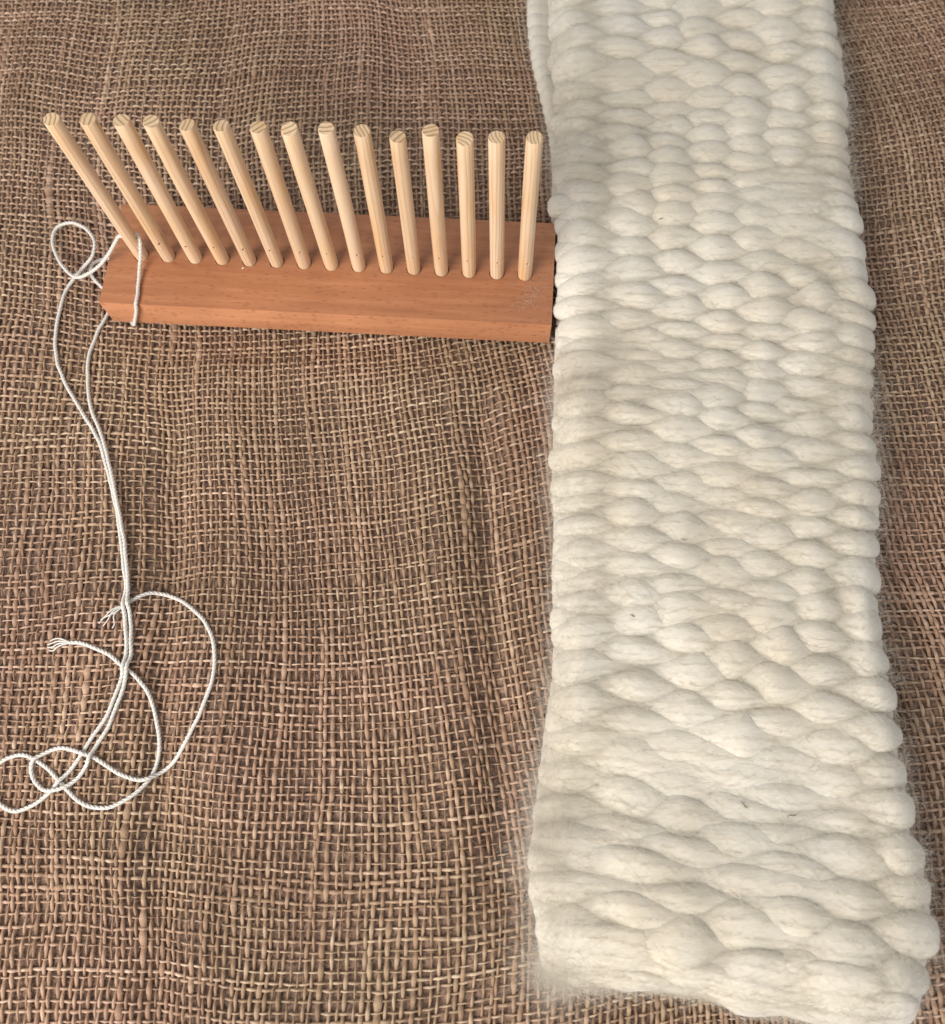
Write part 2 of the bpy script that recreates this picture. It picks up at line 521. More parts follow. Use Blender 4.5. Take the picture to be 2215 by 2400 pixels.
def shade_angle(me, deg):
    me.polygons.foreach_set("use_smooth", np.ones(len(me.polygons), dtype=bool))
    bm = bmesh.new(); bm.from_mesh(me)
    lim = math.radians(deg)
    for e in bm.edges:
        e.smooth = not (len(e.link_faces) == 2 and e.calc_face_angle(0) > lim)
    bm.to_mesh(me); bm.free()

# board: a planed block, edges eased a little, fifteen drilled sockets
bm = bmesh.new()
bmesh.ops.create_cube(bm, size=1.0)
for v in bm.verts:
    v.co = Vector(((v.co.x + 0.5) * BL, (v.co.y + 0.5) * BW, BZ0 + (v.co.z + 0.5) * (BZ1 - BZ0)))
bmesh.ops.bevel(bm, geom=bm.edges[:], offset=0.0005, segments=2, profile=0.6, affect='EDGES')
bm.normal_update()
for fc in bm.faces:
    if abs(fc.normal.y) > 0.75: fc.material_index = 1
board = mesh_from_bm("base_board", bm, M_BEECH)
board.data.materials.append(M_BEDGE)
cb = bmesh.new()
for i in range(15):
    r = bmesh.ops.create_cone(cb, cap_ends=True, segments=32, radius1=PEG_R + 0.00045, radius2=PEG_R + 0.00045, depth=0.03,
                              matrix=Matrix.Translation((PEG_X0 + PEG_DX * i, PEG_Y0 + PEG_DY * i, BZ1 - 0.012 + 0.015)))
apply_boolean(board, cb)
shade_angle(board.data, 35)
board.parent = loom
tag(board, "reddish brown beech board with dark flecks in its grain")

def make_peg(i):
    h, lx, ly = PEGS[i]
    r = np.random.default_rng(500 + i)
    seg = 32
    bm = bmesh.new()
    zs = [-0.0105, 0.0, 0.012, 0.03, 0.055, 0.08, 0.095, h - 0.0006, h]
    bow = r.normal(0, 0.00022, 2)
    cut = r.normal(0, 0.05, 2)                       # saw cut not quite square
    rings = []
    for z in zs:
        t = z / h
        rr = PEG_R * (0.985 + 0.03 * ((i * 7) % 5) / 4) * (1 + 0.008 * math.sin(9 * t + i)) * (1.0 if z < h else 0.93) * (0.985 if z < 0.004 else 1)
        cx = bow[0] * math.sin(math.pi * max(t, 0)); cy = bow[1] * math.sin(math.pi * max(t, 0))
        ring = []
        for k in range(seg):
            a = 2 * math.pi * k / seg
            wob = 1 + 0.010 * math.sin(3 * a + i) + 0.006 * math.sin(7 * a + 2.1 * i)
            x, y = rr * wob * math.cos(a), rr * wob * math.sin(a)
            zz = z + ((cut[0] * x + cut[1] * y) if z > h - 0.001 else 0)
            ring.append(bm.verts.new((cx + x, cy + y, zz)))
        rings.append(ring)
    for a, b in zip(rings[:-1], rings[1:]):
        for k in range(seg):
            bm.faces.new((a[k], a[(k + 1) % seg], b[(k + 1) % seg], b[k]))
    bm.faces.new(rings[0][::-1]); top = bm.faces.new(rings[-1]); top.material_index = 1
    o = mesh_from_bm("peg", bm, M_PINE)
    o.data.materials.append(M_PEND)
    # small cross hole for the warp just above the board
    cb = bmesh.new()
    yaw = 0.0 if i == 0 else math.pi / 2 + r.normal(0.25, 0.22)
    rad = 0.0013 if i == 0 else 0.0009 * r.uniform(0.8, 1.15)
    mt = Matrix.Translation((0, 0, 0.0175 if i == 0 else 0.0165 + r.normal(0, 0.0005))) @ Matrix.Rotation(yaw, 4, 'Z') @ Matrix.Rotation(math.pi / 2, 4, 'Y')
    bmesh.ops.create_cone(cb, cap_ends=True, segments=14, radius1=rad, radius2=rad, depth=0.02, matrix=mt)
    apply_boolean(o, cb)
    shade_angle(o.data, 40)
    o.parent = loom
    o.location = (PEG_X0 + PEG_DX * i, PEG_Y0 + PEG_DY * i, BZ1)
    # lean in board coordinates
    wx, wy = lx / 1000, ly / 1000
    bx, by = _cb * wx + _sb * wy, -_sb * wx + _cb * wy
    o.rotation_euler = Vector((0, 0, 1)).rotation_difference(Vector((bx, by, h))).to_euler()
    return o
pegs = [make_peg(i) for i in range(15)]

# ------------------------------------------------------------------ cotton warp cord
CORD_A = [(0.0166, 0.0328, 0.0412), (0.0126, 0.0308, 0.0375), (0.0061, 0.0277, 0.031), (-0.0047, 0.0252, 0.022), (-0.0206, 0.0258, 0.013), (-0.0313, 0.0357, 0.009), (-0.0389, 0.0476, 0.0065), (-0.0427, 0.0581, 0.006), (-0.0411, 0.0676, 0.0065), (-0.0322, 0.0702, 0.008), (-0.021, 0.0642, 0.0095), (-0.0136, 0.0531, 0.0105), (-0.0146, 0.0439, 0.009), (-0.0235, 0.0358, 0.005), (-0.0314, 0.0265, None), (-0.0341, 0.0147, None), (-0.0351, -0.0001, None), (-0.0345, -0.0135, None), (-0.0343, -0.0159, None), (-0.0321, -0.0269, None), (-0.025, -0.0426, None), (-0.014, -0.0596, None), (-0.0052, -0.0734, None), (0.0002, -0.0834, None), (0.0046, -0.0955, None), (0.009, -0.1105, None), (0.013, -0.1253, None), (0.0165, -0.1399, None), (0.0189, -0.1525, None), (0.0217, -0.1672, None), (0.0231, -0.1798, None), (0.0238, -0.188, None), (0.0256, -0.2002, None), (0.0261, -0.2082, None), (0.0252, -0.2184, None), (0.0223, -0.2275, None), (0.0182, -0.2387, None), (0.0131, -0.2474, None), (0.0077, -0.2568, None), (0.0013, -0.2652, None), (-0.0037, -0.2708, None), (-0.011, -0.2769, None), (-0.0168, -0.2806, None), (-0.0251, -0.2829, None), (-0.0343, -0.2795, None), (-0.0444, -0.2726, None), (-0.0472, -0.2651, None), (-0.0425, -0.2602, None), (-0.0379, -0.2586, None), (-0.0334, -0.2564, None), (-0.027, -0.2554, None), (-0.0193, -0.2576, None), (-0.0122, -0.2617, None), (-0.0067, -0.2663, None), (-0.003, -0.2701, None), (0.0006, -0.2739, None), (0.0066, -0.2791, None), (0.0144, -0.2827, None), (0.0218, -0.2835, None), (0.0297, -0.2809, None), (0.0364, -0.2762, None), (0.0406, -0.2714, None), (0.0433, -0.2664, None), (0.0451, -0.2598, None), (0.0445, -0.2494, None), (0.042, -0.2365, None), (0.0383, -0.2257, None), (0.0338, -0.2206, None), (0.0298, -0.2162, None), (0.0248, -0.2125, None), (0.0157, -0.2058, None), (0.0075, -0.2012, None), (0.0009, -0.199, None), (-0.005, -0.1986, None)]
CORD_B0 = [(0.0264, 0.034, 0.0412), (0.0277, 0.0314, 0.039), (0.0267, 0.0274, 0.034), (0.0246, 0.0212, 0.0285), (0.0235, 0.0099, 0.0256), (0.0234, 0.001, 0.0254)]
CORD_B1 = [(-0.0103, 0.0259, None), (-0.0151, 0.0315, None), (-0.0183, 0.0375, None), (-0.0174, 0.0433, None), (-0.0131, 0.0463, None), (-0.0068, 0.0469, None)]
CORD_B2 = [(0.0003, 0.0076, None), (-0.0059, 0.0046, None), (-0.0105, -0.0048, None), (-0.0136, -0.0182, None), (-0.0133, -0.0318, None), (-0.0115, -0.0455, None), (-0.0083, -0.0567, None), (-0.0029, -0.0698, None), (0.0021, -0.0814, None), (0.0063, -0.0945, None), (0.0106, -0.1095, None), (0.0147, -0.1244, None), (0.0185, -0.14, None), (0.0211, -0.1526, None), (0.0231, -0.1629, None), (0.025, -0.1757, None), (0.0265, -0.1856, None), (0.0279, -0.1971, None), (0.0287, -0.2067, None), (0.0279, -0.2162, None), (0.0266, -0.2239, None), (0.0236, -0.2329, None), (0.0198, -0.2433, None), (0.0152, -0.2527, None), (0.0099, -0.2635, None), (0.005, -0.2698, None), (-0.0034, -0.2737, None), (-0.0115, -0.2733, None), (-0.0173, -0.2687, None), (-0.0198, -0.2628, None), (-0.0184, -0.2584, None), (-0.0115, -0.2547, None), (-0.0016, -0.2539, None), (0.0093, -0.2572, None), (0.0158, -0.2601, None), (0.0268, -0.2671, None), (0.0341, -0.2704, None), (0.0394, -0.271, None), (0.0444, -0.2694, None), (0.0537, -0.2624, None), (0.0615, -0.2519, None), (0.0669, -0.2403, None), (0.0713, -0.2307, None), (0.0743, -0.2186, None), (0.0741, -0.2062, None), (0.0711, -0.1965, None), (0.0654, -0.1879, None), (0.0566, -0.1807, None), (0.0461, -0.1743, None), (0.0369, -0.1721, None), (0.0308, -0.1735, None), (0.0266, -0.1761, None), (0.0224, -0.1798, None)]


CORD_R = 0.00125
def spline(pts, step):
    """Catmull-Rom through the points, resampled evenly"""
    P = np.asarray(pts, float)
    P = np.vstack([2 * P[0] - P[1], P, 2 * P[-1] - P[-2]])
    out = []
    for i in range(1, len(P) - 2):
        p0, p1, p2, p3 = P[i - 1], P[i], P[i + 1], P[i + 2]
        d = lambda a, b: max(np.linalg.norm((b - a)[:3]), 1e-6) ** 0.5
        t0 = 0; t1 = d(p0, p1); t2 = t1 + d(p1, p2); t3 = t2 + d(p2, p3)
        t = np.linspace(t1, t2, 14, endpoint=False)[:, None]
        A1 = (t1 - t) / (t1 - t0) * p0 + (t - t0) / (t1 - t0) * p1
        A2 = (t2 - t) / (t2 - t1) * p1 + (t - t1) / (t2 - t1) * p2
        A3 = (t3 - t) / (t3 - t2) * p2 + (t - t2) / (t3 - t2) * p3
        B1 = (t2 - t) / (t2 - t0) * A1 + (t - t0) / (t2 - t0) * A2
        B2 = (t3 - t) / (t3 - t1) * A2 + (t - t1) / (t3 - t1) * A3
        out.append((t2 - t) / (t2 - t1) * B1 + (t - t1) / (t2 - t1) * B2)
    out = np.vstack(out + [P[-2][None]])
    s = np.r_[0, np.cumsum(np.linalg.norm(np.diff(out[:, :3], axis=0), axis=1))]
    n = int(s[-1] / step) + 1
    q = np.linspace(0, s[-1], n)
    return np.stack([np.interp(q, s, out[:, k]) for k in range(out.shape[1])], -1)

def tube(path, radius, sides, phase=0.0, cap=True):
    """verts and quads of a tube along path; radius scalar or per point"""
    n = len(path)
    T = np.gradient(path, axis=0); T /= np.linalg.norm(T, axis=1, keepdims=True) + 1e-12
    Nn = np.zeros_like(path)
    ref = np.array([0, 0, 1.0]) if abs(T[0, 2]) < 0.9 else np.array([1.0, 0, 0])
    v = np.cross(T[0], ref); v /= np.linalg.norm(v)
    for i in range(n):
        v = v - T[i] * np.dot(v, T[i]); v /= np.linalg.norm(v) + 1e-12
        Nn[i] = v
    B = np.cross(T, Nn)
    a = np.linspace(0, 2 * np.pi, sides, endpoint=False) + phase
    R = np.broadcast_to(radius, (n,))[:, None, None]
    V = path[:, None, :] + R * (Nn[:, None, :] * np.cos(a)[None, :, None] + B[:, None, :] * np.sin(a)[None, :, None])
    return V.reshape(-1, 3), grid_quads(n, sides, True)[:, ::-1], T, Nn, B

def build_cord():
    root = empty("cotton_cord", (0.02, -0.1, 0))
    tag(root, "thin white twisted cotton cord threaded through the first peg and trailing down the cloth", "cord")
    base = np.array([0.02, -0.1, 0.0])
    hole = [(0.0264, 0.0318, 0.0416), (0.0229, 0.0317, 0.0416), (0.0194, 0.0317, 0.0416)]
    front = [(0.0232, -0.0010, 0.0255), (0.0227, -0.0036, 0.0249), (0.0213, -0.0043, 0.0205), (0.0165, -0.0038, 0.0105), (0.0126, -0.0031, 0.0030), (0.0100, 0.0015, 0.0013), (0.0000, 0.0150, 0.0012), (-0.0060, 0.0215, 0.0014)]
    side = [(-0.0052, 0.0380, None), (-0.0034, 0.0250, None), (-0.0030, 0.0140, None)]
    whole = list(reversed(CORD_A)) + hole[::-1] + CORD_B0 + front + CORD_B1 + side + CORD_B2[1:]
    fixed = np.array([0.0 if p[2] is None else 1.0 for p in whole])
    zz = np.array([float(cloth_h(p[0], p[1])) + CORD_R + 0.0004 if p[2] is None else p[2] for p in whole])
    P4 = np.column_stack([[p[0] for p in whole], [p[1] for p in whole], zz, fixed])
    C = spline(P4, 0.0008)
    fx = np.clip(C[:, 3], 0, 1); path = C[:, :3].copy()
    free = fx < 0.02
    path[free, 2] = cloth_h(path[free, 0], path[free, 1]) + CORD_R + 0.0004
    # where the cord crosses itself one run lies on top: nearer to the peg = upper, right run over left
    n = len(path); mid = int(np.argmax(np.abs(np.arange(n) * 0 + (np.hypot(path[:, 0] - 0.0229, path[:, 1] - 0.0317) < 0.002))))
    side_b = np.arange(n) > mid
    pr = -np.abs(np.arange(n) - mid).astype(float) + np.where(side_b, 260.0, 0.0)
    tail = np.abs(np.arange(n) - mid) > 0.72 * np.where(side_b, n - mid, mid)
    d2 = (path[:, None, 0] - path[None, :, 0]) ** 2 + (path[:, None, 1] - path[None, :, 1]) ** 2
    idx = np.arange(n)
    near = (d2 < (2 * CORD_R) ** 2) & (np.abs(idx[:, None] - idx[None, :]) > 12) & free[:, None] & free[None, :]
    ii, jj = np.nonzero(near)
    up_ = pr[ii] > pr[jj]; ii, jj = ii[up_], jj[up_]
    need = np.sqrt(np.maximum((2 * CORD_R) ** 2 - d2[ii, jj], 0))
    ground = path[:, 2].copy()
    for _ in range(12):
        z = path[:, 2].copy()
        np.maximum.at(z, ii, path[jj, 2] + need)
        k = np.array([1, 2, 3, 2, 1.0]); k /= k.sum()
        sm = np.convolve(np.pad(z, 2, mode='edge'), k, 'valid')
        path[free, 2] = np.maximum(ground, np.maximum(sm, 0.5 * z + 0.5 * sm))[free]
    kx = np.convolve(rng.normal(0, 1, n + 24), np.hanning(25) / 4.0, 'valid'); ky = np.convolve(rng.normal(0, 1, n + 24), np.hanning(25) / 4.0, 'valid')
    path[:, 0] += 0.00028 * kx * free; path[:, 1] += 0.00028 * ky * free
    # three plies wound round each other
    _, _, T, Nn, B = tube(path, CORD_R, 4)
    s = np.arange(n) * 0.0008
    tw = 2 * np.pi * s / 0.0068 + 0.35 * np.sin(s / 0.013)
    verts, quads, b = [], [], 0
    for p in range(3):
        a = tw + p * 2 * np.pi / 3
        rr = 0.00049 * (1 + 0.08 * np.sin(s / 0.004 + p))
        ply = path + (Nn * np.cos(a)[:, None] + B * np.sin(a)[:, None]) * rr[:, None]
        v, q, *_ = tube(ply, 0.00063 * (1 + 0.06 * np.sin(s / 0.0029 + 2 * p)), 8)
        verts.append(v - base); quads.append(q + b); b += len(v)
    mesh_from_arrays("twisted_strand", np.concatenate(verts), np.concatenate(quads), M_CORD, root)
    # the two cut ends come apart into loose plies
    for end, pts, fan in ((path[0], [(-0.0166, -0.1968), (-0.0178, -0.1986), (-0.0176, -0.2003), (-0.0166, -0.2019)], path[0] - path[6]),
                          (path[-1], [(0.0100, -0.1889), (0.0122, -0.1905), (0.0108, -0.1868), (0.0172, -0.1916)], path[-1] - path[-7])):
        verts, quads, b = [], [], 0
        dirn = fan / np.linalg.norm(fan)
        for k, (x, y) in enumerate(pts):
            e = np.array([x, y, float(cloth_h(x, y)) + 0.0010])
            L = np.linalg.norm(e - end)
            p1 = end + dirn * L * 0.4 + np.array([0.0, (k - 1.5) * -0.0013, 0.0008])
            p2 = end + (e - end) * 0.75 + np.array([0.0, (k - 1.5) * -0.0008, 0.0007])
            c = spline([end - dirn * 0.001, p1, p2, e], 0.0006)
            v, q, *_ = tube(c, np.linspace(0.00050, 0.00034, len(c)), 6)
            verts.append(v - base); quads.append(q + b); b += len(v)
        mesh_from_arrays("frayed_end", np.concatenate(verts), np.concatenate(quads), M_CORD, root)
    # cotton fluff standing off the cord
    m_, k = 2600, 5
    si = rng.integers(4, n - 4, m_)
    a = rng.uniform(0, 2 * np.pi, m_)
    nrm = Nn[si] * np.cos(a)[:, None] + B[si] * np.sin(a)[:, None]
    Lh = rng.uniform(0.0008, 0.0026, m_)
    dirv = nrm * rng.uniform(0.3, 1.0, m_)[:, None] + T[si] * rng.normal(0, 0.8, m_)[:, None]
    t = np.linspace(0, 1, k)[None, :, None]
    pts = path[si][:, None, :] + nrm[:, None, :] * CORD_R * 0.85 + dirv[:, None, :] * (Lh[:, None, None] * t) + rng.normal(0, 0.0002, (m_, k, 3)) * t
    rad = np.broadcast_to(np.linspace(0.00003, 0.000015, k), (m_, k))
    tag(hair("fluff", pts - base, rad, M_CFIB, root), kind="stuff")
    return root

build_cord()

# ------------------------------------------------------------------ woven wool, folded double
WL = np.array([(0.2858, 0.2719), (0.2817, 0.2161), (0.2818, 0.1719), (0.2809, 0.1299), (0.2768, 0.0901), (0.2727, 0.0521), (0.2736, 0.0156), (0.2703, -0.0192), (0.2668, -0.0524), (0.2641, -0.0842), (0.2609, -0.1148), (0.2597, -0.1442), (0.2565, -0.1723), (0.2555, -0.1994), (0.2529, -0.2254), (0.2472, -0.2503), (0.2425, -0.2744), (0.2383, -0.2976), (0.2337, -0.3155), (0.2308, -0.3373), (0.2300, -0.3523), (0.2300, -0.3660)])
WR = np.array([(0.4766, 0.2594), (0.4725, 0.204), (0.4721, 0.1601), (0.467, 0.1187), (0.4603, 0.0832), (0.4584, 0.0414), (0.456, 0.0053), (0.4555, -0.0294), (0.4488, -0.0557), (0.4441, -0.078), (0.4397, -0.1089), (0.4357, -0.1386), (0.4301, -0.167), (0.426, -0.1862), (0.422, -0.2206), (0.4219, -0.2461), (0.4226, -0.2707), (0.4191, -0.3012), (0.4189, -0.317), (0.4191, -0.3347), (0.4185, -0.3497), (0.4165, -0.3703), (0.4130, -0.3873)])
xl = lambda y: np.interp(y, WL[::-1, 1], WL[::-1, 0])
xr = lambda y: np.interp(y, WR[::-1, 1], WR[::-1, 0])
WARPS = np.array([-0.12, 0.075, 0.245, 0.385, 0.515, 0.645, 0.780, 0.925, 1.10])
Z_TOP, Z_LOW = 0.0262, 0.0088

def build_wool():
    root = empty("woven_wool_strip", (0.35, -0.36, 0))
    tag(root, "thick cream white hand woven wool strip folded double beside the loom", "woven wool")
    base = np.array([0.35, -0.36, 0.0])
    r = np.random.default_rng(77)
    # row positions along the left edge
    rows = []
    y = 0.300
    def pitch(y):
        return float(np.interp(y, [-0.36, -0.29, -0.22, -0.12, -0.02, 0.03, 0.06, 0.12, 0.14, 0.3], [0.0082, 0.0080, 0.0074, 0.0068, 0.0064, 0.0088, 0.0072, 0.0070, 0.0090, 0.0096]))
    while y > -0.3395:
        rows.append(y)
        y -= pitch(y) * r.uniform(0.78, 1.22)
    yend = rows[-1]
    plan = [("top", yy, pitch(yy)) for yy in rows]
    R = (Z_TOP + 0.005 - Z_LOW) / 2
    nf = 6
    for q in range(1, nf):
        plan.append(("fold", math.pi * q / nf, 0.0100))
    for yy in rows[::-1]:
        plan.append(("low", yy, pitch(yy)))
    slope = lambda yy: float(np.interp(yy, [-0.36, -0.22, -0.05, 0.22], [-0.208, -0.155, -0.105, -0.07]))
    _lowf = Noise2(31, 0.09); _arch = Noise2(32, 0.16); _felt = Noise2(33, 0.10)
    surf = []
    for idx, (lay, par, pt) in enumerate(plan):
        top = lay == "top"
        nu, nv = (84, 14) if lay != "low" else (44, 8)
        # spacing of samples denser at the ends
        t = np.linspace(0, 1, nu); f = t - 0.35 / (2 * np.pi) * np.sin(2 * np.pi * t)
        yl = par if lay != "fold" else yend
        sl = slope(yl)
        x0 = xl(yl); 
        # right end: follow the slope until the right outline
        yr = yl
        for _ in range(6):
            yr = yl + sl * (xr(yr) - x0)
        x1 = xr(yr)
        ax = np.array([x1 - x0, yr - yl]); width = np.linalg.norm(ax); ax /= width
        outd = np.array([ax[1], -ax[0]])                   # towards the folded end
        jl, jr = r.normal(0, 0.0012), r.normal(0, 0.0009)
        # over / under sequence on the warps
        w = np.interp(f, WARPS, np.arange(len(WARPS)))
        ph = idx + r.normal(0, 0.05)
        w = w + np.interp(f, np.linspace(0, 1, 9), r.normal(0, 0.09, 9))
        over = 0.5 + 0.5 * np.cos(np.pi * (w - ph))
        size = np.interp(w, np.arange(len(WARPS)), r.uniform(0.62, 1.32, len(WARPS))) * r.uniform(0.92, 1.08)
        over_e = over
        # rows are looser and less pinched at the left selvedge
        loose = np.exp(-(f / 0.13) ** 2)
        felt = float(np.interp(yl, [-0.36, -0.30, -0.24, 0.0, 0.1], [0.55, 0.50, 0.40, 0.28, 0.10]))
        felt = np.clip(felt + 0.32 * _felt(x0 + f * width, np.full(nu, yl)), 0, 0.92) if lay != "fold" else np.full(nu, 0.9)
        if lay == "low": felt = np.full(nu, 0.9); jl = jr = 0.0
        o2 = over_e * (1 - 0.5 * loose) + 0.58 * loose
        o2 = o2 * (1 - felt) + 0.62 * felt
        ry = pt * (0.60 + 0.72 * o2 ** 1.2) * size * (1 + 0.30 * felt)
        if lay == 'low': ry = pt * np.full(nu, 1.5)
        rz = np.clip(0.0042 + 0.0021 * o2 * size, 0, 0.0072) * (0.85 + 0.15 * pt / 0.0085)
        amp = 0.0019 * (1 - 0.55 * loose) * (1 - 0.75 * felt)
        zoff = amp * (2 * over_e - 1)
        # rounded ends
        dl = f * width + jl * 0; dr = (1 - f) * width
        endr = 0.0120
        e = np.clip(np.minimum(dl, dr) / endr, 0, 1)
        cap = np.sqrt(np.clip(1 - (1 - e) ** 2, 0.0, 1))
        ry = ry * (0.30 + 0.70 * cap) ; rz = rz * (0.10 + 0.90 * cap)
        pad = float(sstep(-0.285, -0.328, yl))                # the folded end is thick and padded
        drop = (0.0050 + 0.0035 * pad) * np.exp(-(np.minimum(dl, dr) / (0.010 + 0.008 * pad)) ** 2)
        inset = (0.0085 * math.sin(par) + 0.005) if lay == "fold" else 0.006 * float(sstep(yend + 0.026, yend, yl))
        along = inset + f * (width - 2 * inset) + jl * np.exp(-(f / 0.08) ** 2) + jr * np.exp(-((1 - f) / 0.08) ** 2)
        along = along + 0.0010 * np.where(f > 0.5, 1, 0) * np.exp(-((1 - f) / 0.05) ** 2) * (2 * over_e[-6] - 1)
        sag = 0.0026 * np.exp(-(f / 0.12) ** 2) * (1 + 0.8 * _arch(0.0, yl)) + np.interp(f, np.linspace(0, 1, 8), r.normal(0, 0.0007, 8))
        cx = x0 + ax[0] * along + outd[0] * sag; cy = yl + ax[1] * along + outd[1] * sag
        if lay == "top":
            nrm = np.array([0, 0, 1.0]); tang = np.array([outd[0], outd[1], 0])
            cz = Z_TOP + 0.0060 * pad - 0.0030 * np.exp(-((cy + 0.285) / 0.020) ** 2) + zoff - drop + 0.0012 * _lowf(cx, cy)
            # the last rows bend over towards the fold
            C = np.stack([cx, cy, cz], -1)
        elif lay == "fold":
            a = par
            nrm = np.array([outd[0] * math.sin(a), outd[1] * math.sin(a), math.cos(a)])
            tang = np.array([outd[0] * math.cos(a), outd[1] * math.cos(a), -math.sin(a)])
            cc = np.stack([cx + outd[0] * 0.0050, cy + outd[1] * 0.0050, np.full(nu, (Z_TOP + 0.005 + Z_LOW) / 2) - 0.4 * drop], -1)
            C = cc + nrm * (R * 1.0 + zoff * 0.6 - 0.003 * np.exp(-(np.minimum(dl, dr) / 0.015) ** 2))[:, None]
        else:
            nrm = np.array([0, 0, -1.0]); tang = np.array([-outd[0], -outd[1], 0])
            shift = -0.013 * float(sstep(0.07, 0.20, yl))
            sh = np.interp(f, [0, 1], [shift, shift])
            C = np.stack([cx + sh, cy, np.maximum(Z_LOW - zoff * 0.5 + drop, 0.001 + rz)], -1)
        nvec = np.linspace(0, 2 * np.pi, nv, endpoint=False)
        # flattened strand section with slight irregularity
        cr = np.sign(np.cos(nvec)) * np.abs(np.cos(nvec)) ** 0.9
        irr = 1 + 0.05 * np.sin(2 * nvec[None, :] + 6 * f[:, None] * 3 + idx) + 0.03 * np.sin(3 * nvec[None, :] - 31 * f[:, None] + 2 * idx)
        S = C[:, None, :] + tang[None, None, :] * (ry[:, None] * cr[None, :] * irr)[..., None] + nrm[None, None, :] * (rz[:, None] * np.sin(nvec)[None, :] * irr)[..., None]
        V = S.reshape(-1, 3)
        q = grid_quads(nu, nv, True)
        # end caps: collapse to a centre point
        vs = np.vstack([V, C[:1], C[-1:]])
        cap0 = [[len(V), (k + 1) % nv, k, k] for k in range(nv)]
        faces = q.tolist()
        me = bpy.data.meshes.new("weft_strand")
        tri = [[len(V), (k + 1) % nv, k] for k in range(nv)] + [[len(V) + 1, (nu - 1) * nv + k, (nu - 1) * nv + (k + 1) % nv] for k in range(nv)]
        me.from_pydata((vs - base).tolist(), [], faces + tri)
        me.polygons.foreach_set("use_smooth", np.ones(len(me.polygons), dtype=bool))
        me.update()
        bmx = bmesh.new(); bmx.from_mesh(me); bmesh.ops.recalc_face_normals(bmx, faces=bmx.faces); bmx.to_mesh(me); bmx.free()
        me.materials.append(M_WOOL)
        link(bpy.data.objects.new("weft_strand", me), root)
        surf.append((lay, S, C, nrm, tang, np.array([ax[0], ax[1], 0.0]), f))
    # fibres lying on the strands and standing off the edges
    vis = [s for s in surf if s[0] != "low"]
    pts_all, rad_all = [], []
    K = 6
    tt = np.linspace(0, 1, K)[None, :, None]
    def fibres(s, n, length, lift, curl, rad, usel=None, out=0.0):
        lay, S, C, nrm, tang, ax, f = s
        nu, nv = S.shape[:2]
        if out:
            yl_ = float(S[0, :, 1].mean())
            if -0.05 < yl_ < 0.06: n = max(int(n * 0.08), 1); usel = usel[usel < nu // 2] if (usel < nu // 2).any() and r.random() < 0.4 else usel
        ui = r.integers(1, nu - 1, n) if usel is None else r.choice(usel, n)
        if lay == "low": vi = r.integers(0, nv, n)
        else: vi = r.integers(0, nv // 2 + 1, n)
        root_p = S[ui, vi]
        outn = root_p - C[ui]; outn /= np.linalg.norm(outn, axis=1, keepdims=True) + 1e-9
        sg = np.where(r.random(n) < 0.5, -1.0, 1.0)[:, None]
        sg = np.where(f[ui][:, None] < 0.14, 1.0, np.where(f[ui][:, None] > 0.86, -1.0, sg))
        d = ax[None, :] * sg * r.uniform(0.6, 1.0, n)[:, None] + tang[None, :] * r.normal(0, 0.38, n)[:, None]
        if out:
            side = np.where(f[ui] < 0.5, -1.0, 1.0)[:, None]
            d = ax[None, :] * side * out + r.normal(0, 0.55, (n, 3))
        d /= np.linalg.norm(d, axis=1, keepdims=True)
        L = length * r.gamma(4, 0.25, n)[:, None, None]
        lf = np.abs(r.normal(lift, lift * 0.7, n))[:, None, None]
        cv = r.normal(0, curl, (n, 1, 3))
        p = root_p[:, None, :] + outn[:, None, :] * (0.00015 + lf * np.sin(tt * np.pi * 0.8)) + d[:, None, :] * L * (tt - 0.25 * (0 if out else 1) * ((f[ui] > 0.14) & (f[ui] < 0.86))[:, None, None]) + cv * tt * tt
        p = p + r.normal(0, curl * 0.12, (n, K, 3)) * (0.3 + tt)
        p[..., 2] = np.maximum(p[..., 2], 0.0012)
        pts_all.append(p); rad_all.append(np.linspace(1, 0.45, K)[None, :] * r.uniform(0.6, 1.4, n)[:, None] * rad)
    for s in vis:
        fibres(s, 1050, 0.012, 0.0009, 0.0028, 0.000050)
        fibres(s, 480, 0.010, 0.0016, 0.0036, 0.000040)
        nu = s[1].shape[0]
        ends = np.r_[np.arange(1, 12), np.arange(nu - 12, nu - 1)]
        fibres(s, int(150 * r.gamma(2.0, 0.5)) + 10, 0.0070, 0.0020, 0.0050, 0.000028, np.arange(1, 12), 0.45)
        fibres(s, int(110 * r.gamma(2.0, 0.5)) + 6, 0.0062, 0.0018, 0.0046, 0.000027, np.arange(nu - 12, nu - 1), 0.40)
        fibres(s, 9, 0.016, 0.0030, 0.0090, 0.000040)
        fibres(s, 4, 0.014, 0.0030, 0.0090, 0.000036, ends, 0.5)
        if s[0] == "fold" or s[1][:, :, 1].min() < -0.26:
            fibres(s, int(300 * r.gamma(1.6, 0.62)) + 20, 0.0115, 0.0034, 0.0085, 0.000022, np.arange(1, 12), 0.55)
            fibres(s, 160, 0.008, 0.0015, 0.0025, 0.000030)
    for s in surf:
        if s[0] == "low":
            nu = s[1].shape[0]
            fibres(s, 200, 0.0070, 0.0018, 0.0042, 0.000022, np.arange(1, 7), 0.5)
            fibres(s, 30, 0.0050, 0.0016, 0.0038, 0.000020, np.arange(nu - 6, nu - 1), 0.4)
    P = np.concatenate(pts_all); Rr = np.concatenate(rad_all)
    tag(hair("wool_fuzz", P - base, Rr, M_WFIB, root), kind="stuff")
    return root, surf

wool, WSURF = build_wool()

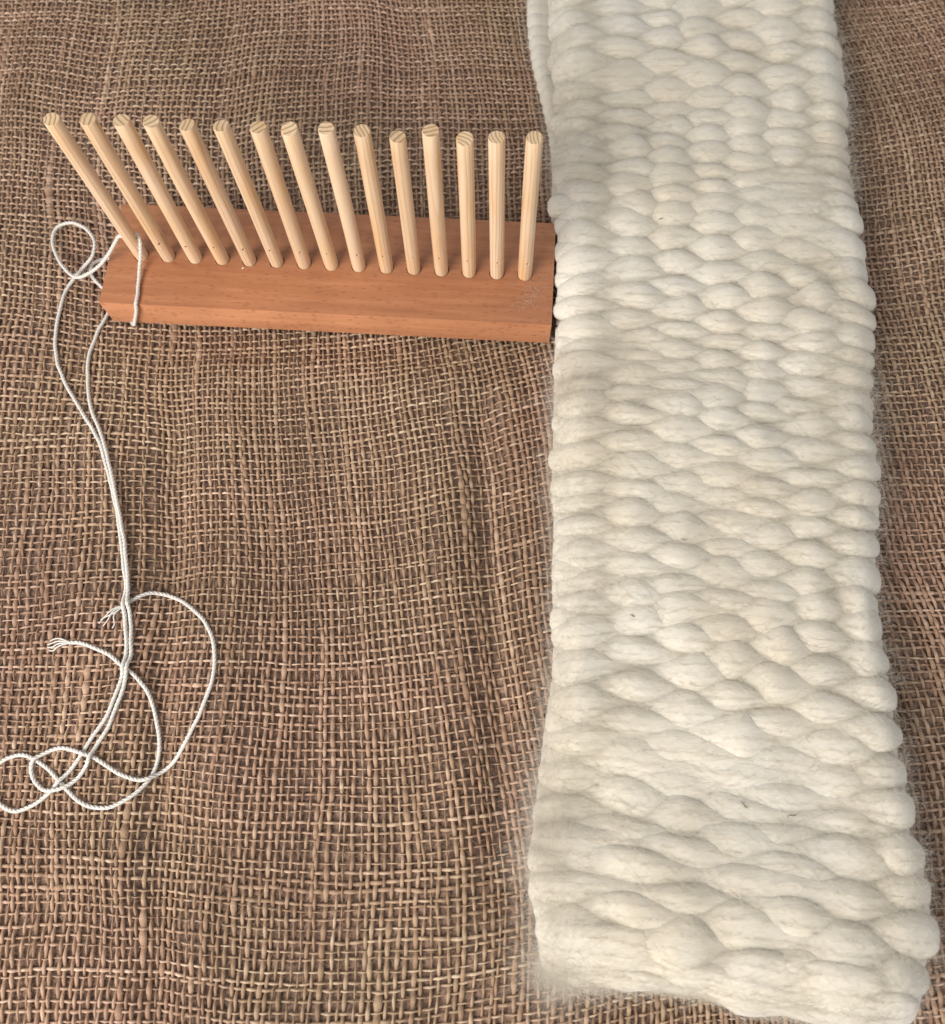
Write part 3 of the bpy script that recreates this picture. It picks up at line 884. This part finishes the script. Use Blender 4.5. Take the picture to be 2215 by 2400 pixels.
# ------------------------------------------------------------------ small bits
def top_z(x, y):
    best = 0.02
    for s in WSURF:
        if s[0] != "top": continue
        S = s[1].reshape(-1, 3)
        d = (S[:, 0] - x) ** 2 + (S[:, 1] - y) ** 2
        k = d < 0.003 ** 2
        if k.any(): best = max(best, S[k, 2].max())
    return best

def chaff(x, y, ang, length, label):
    z = top_z(x, y) + 0.0003
    L = length / 2
    c = spline([(-L, 0, 0.0004), (-L * 0.3, L * 0.12, 0.0001), (L * 0.4, -L * 0.05, 0), (L, L * 0.2, 0.0005)], length / 12)
    v, q, *_ = tube(c, 0.00022 * np.sin(np.linspace(0.35, 2.8, len(c))), 5)
    o = mesh_from_arrays("chaff", v, q, M_CHAFF)
    o.location = (x, y, z); o.rotation_euler = (0, 0, ang)
    tag(o, label, "chaff", "bits of plant chaff caught in the wool")
chaff(0.3353, 0.0327, 0.3, 0.0032, "dark speck of chaff in the wool level with the pegs' feet")
chaff(0.3594, -0.3018, 0.1, 0.0050, "dark flat bit of chaff near the folded end, right one of two")
chaff(0.3369, -0.2959, -0.9, 0.0048, "thin brown bit of chaff near the folded end, left one of two")
chaff(0.3239, -0.1654, -0.3, 0.0034, "grey bit of chaff at the middle of the wool strip")
chaff(0.2934, -0.2035, -0.5, 0.0030, "tiny dark bit of chaff near the left edge of the wool")

# wisp of wool stuck to the board
n, K = 34, 9
t = np.linspace(0, 1, K)[None, :]
px = rng.normal(0, 0.0022, (n, 1)); py = rng.normal(0, 0.0040, (n, 1))
a = rng.normal(1.9, 0.7, (n, 1)) + rng.normal(1.2, 1.3, (n, 1)) * t
st = np.abs(rng.normal(0.0011, 0.0004, (n, 1)))
pts = np.stack([px + np.cumsum(st * np.cos(a), 1), py - 0.003 + np.cumsum(st * np.sin(a), 1), 0.0003 + np.abs(rng.normal(0.0005, 0.0007, (n, 1))) * np.sin(t * np.pi)], -1)
o = hair("wool_wisp", pts, np.full((n, K), 0.000024), M_WFIB)
o.location = (0.257, -0.0105, BZ1 + 0.0001)
tag(o, "small curled wisp of white wool on the right end of the board", "wool wisp")

bm = bmesh.new()
bmesh.ops.create_icosphere(bm, subdivisions=1, radius=0.5)
for v in bm.verts:
    v.co = Vector((v.co.x * 0.0022, v.co.y * 0.0012, v.co.z * 0.0007)) * (1 + 0.35 * math.sin(v.co.x * 9 + v.co.z * 5))
o = mesh_from_bm("wood_chip", bm, M_CHIP)
o.location = (0.0849, 0.0187, BZ1 + 0.0004); o.rotation_euler = (0.1, 0.1, 0.7)
tag(o, "tiny pale wood chip on the board in front of the fifth peg", "wood chip")
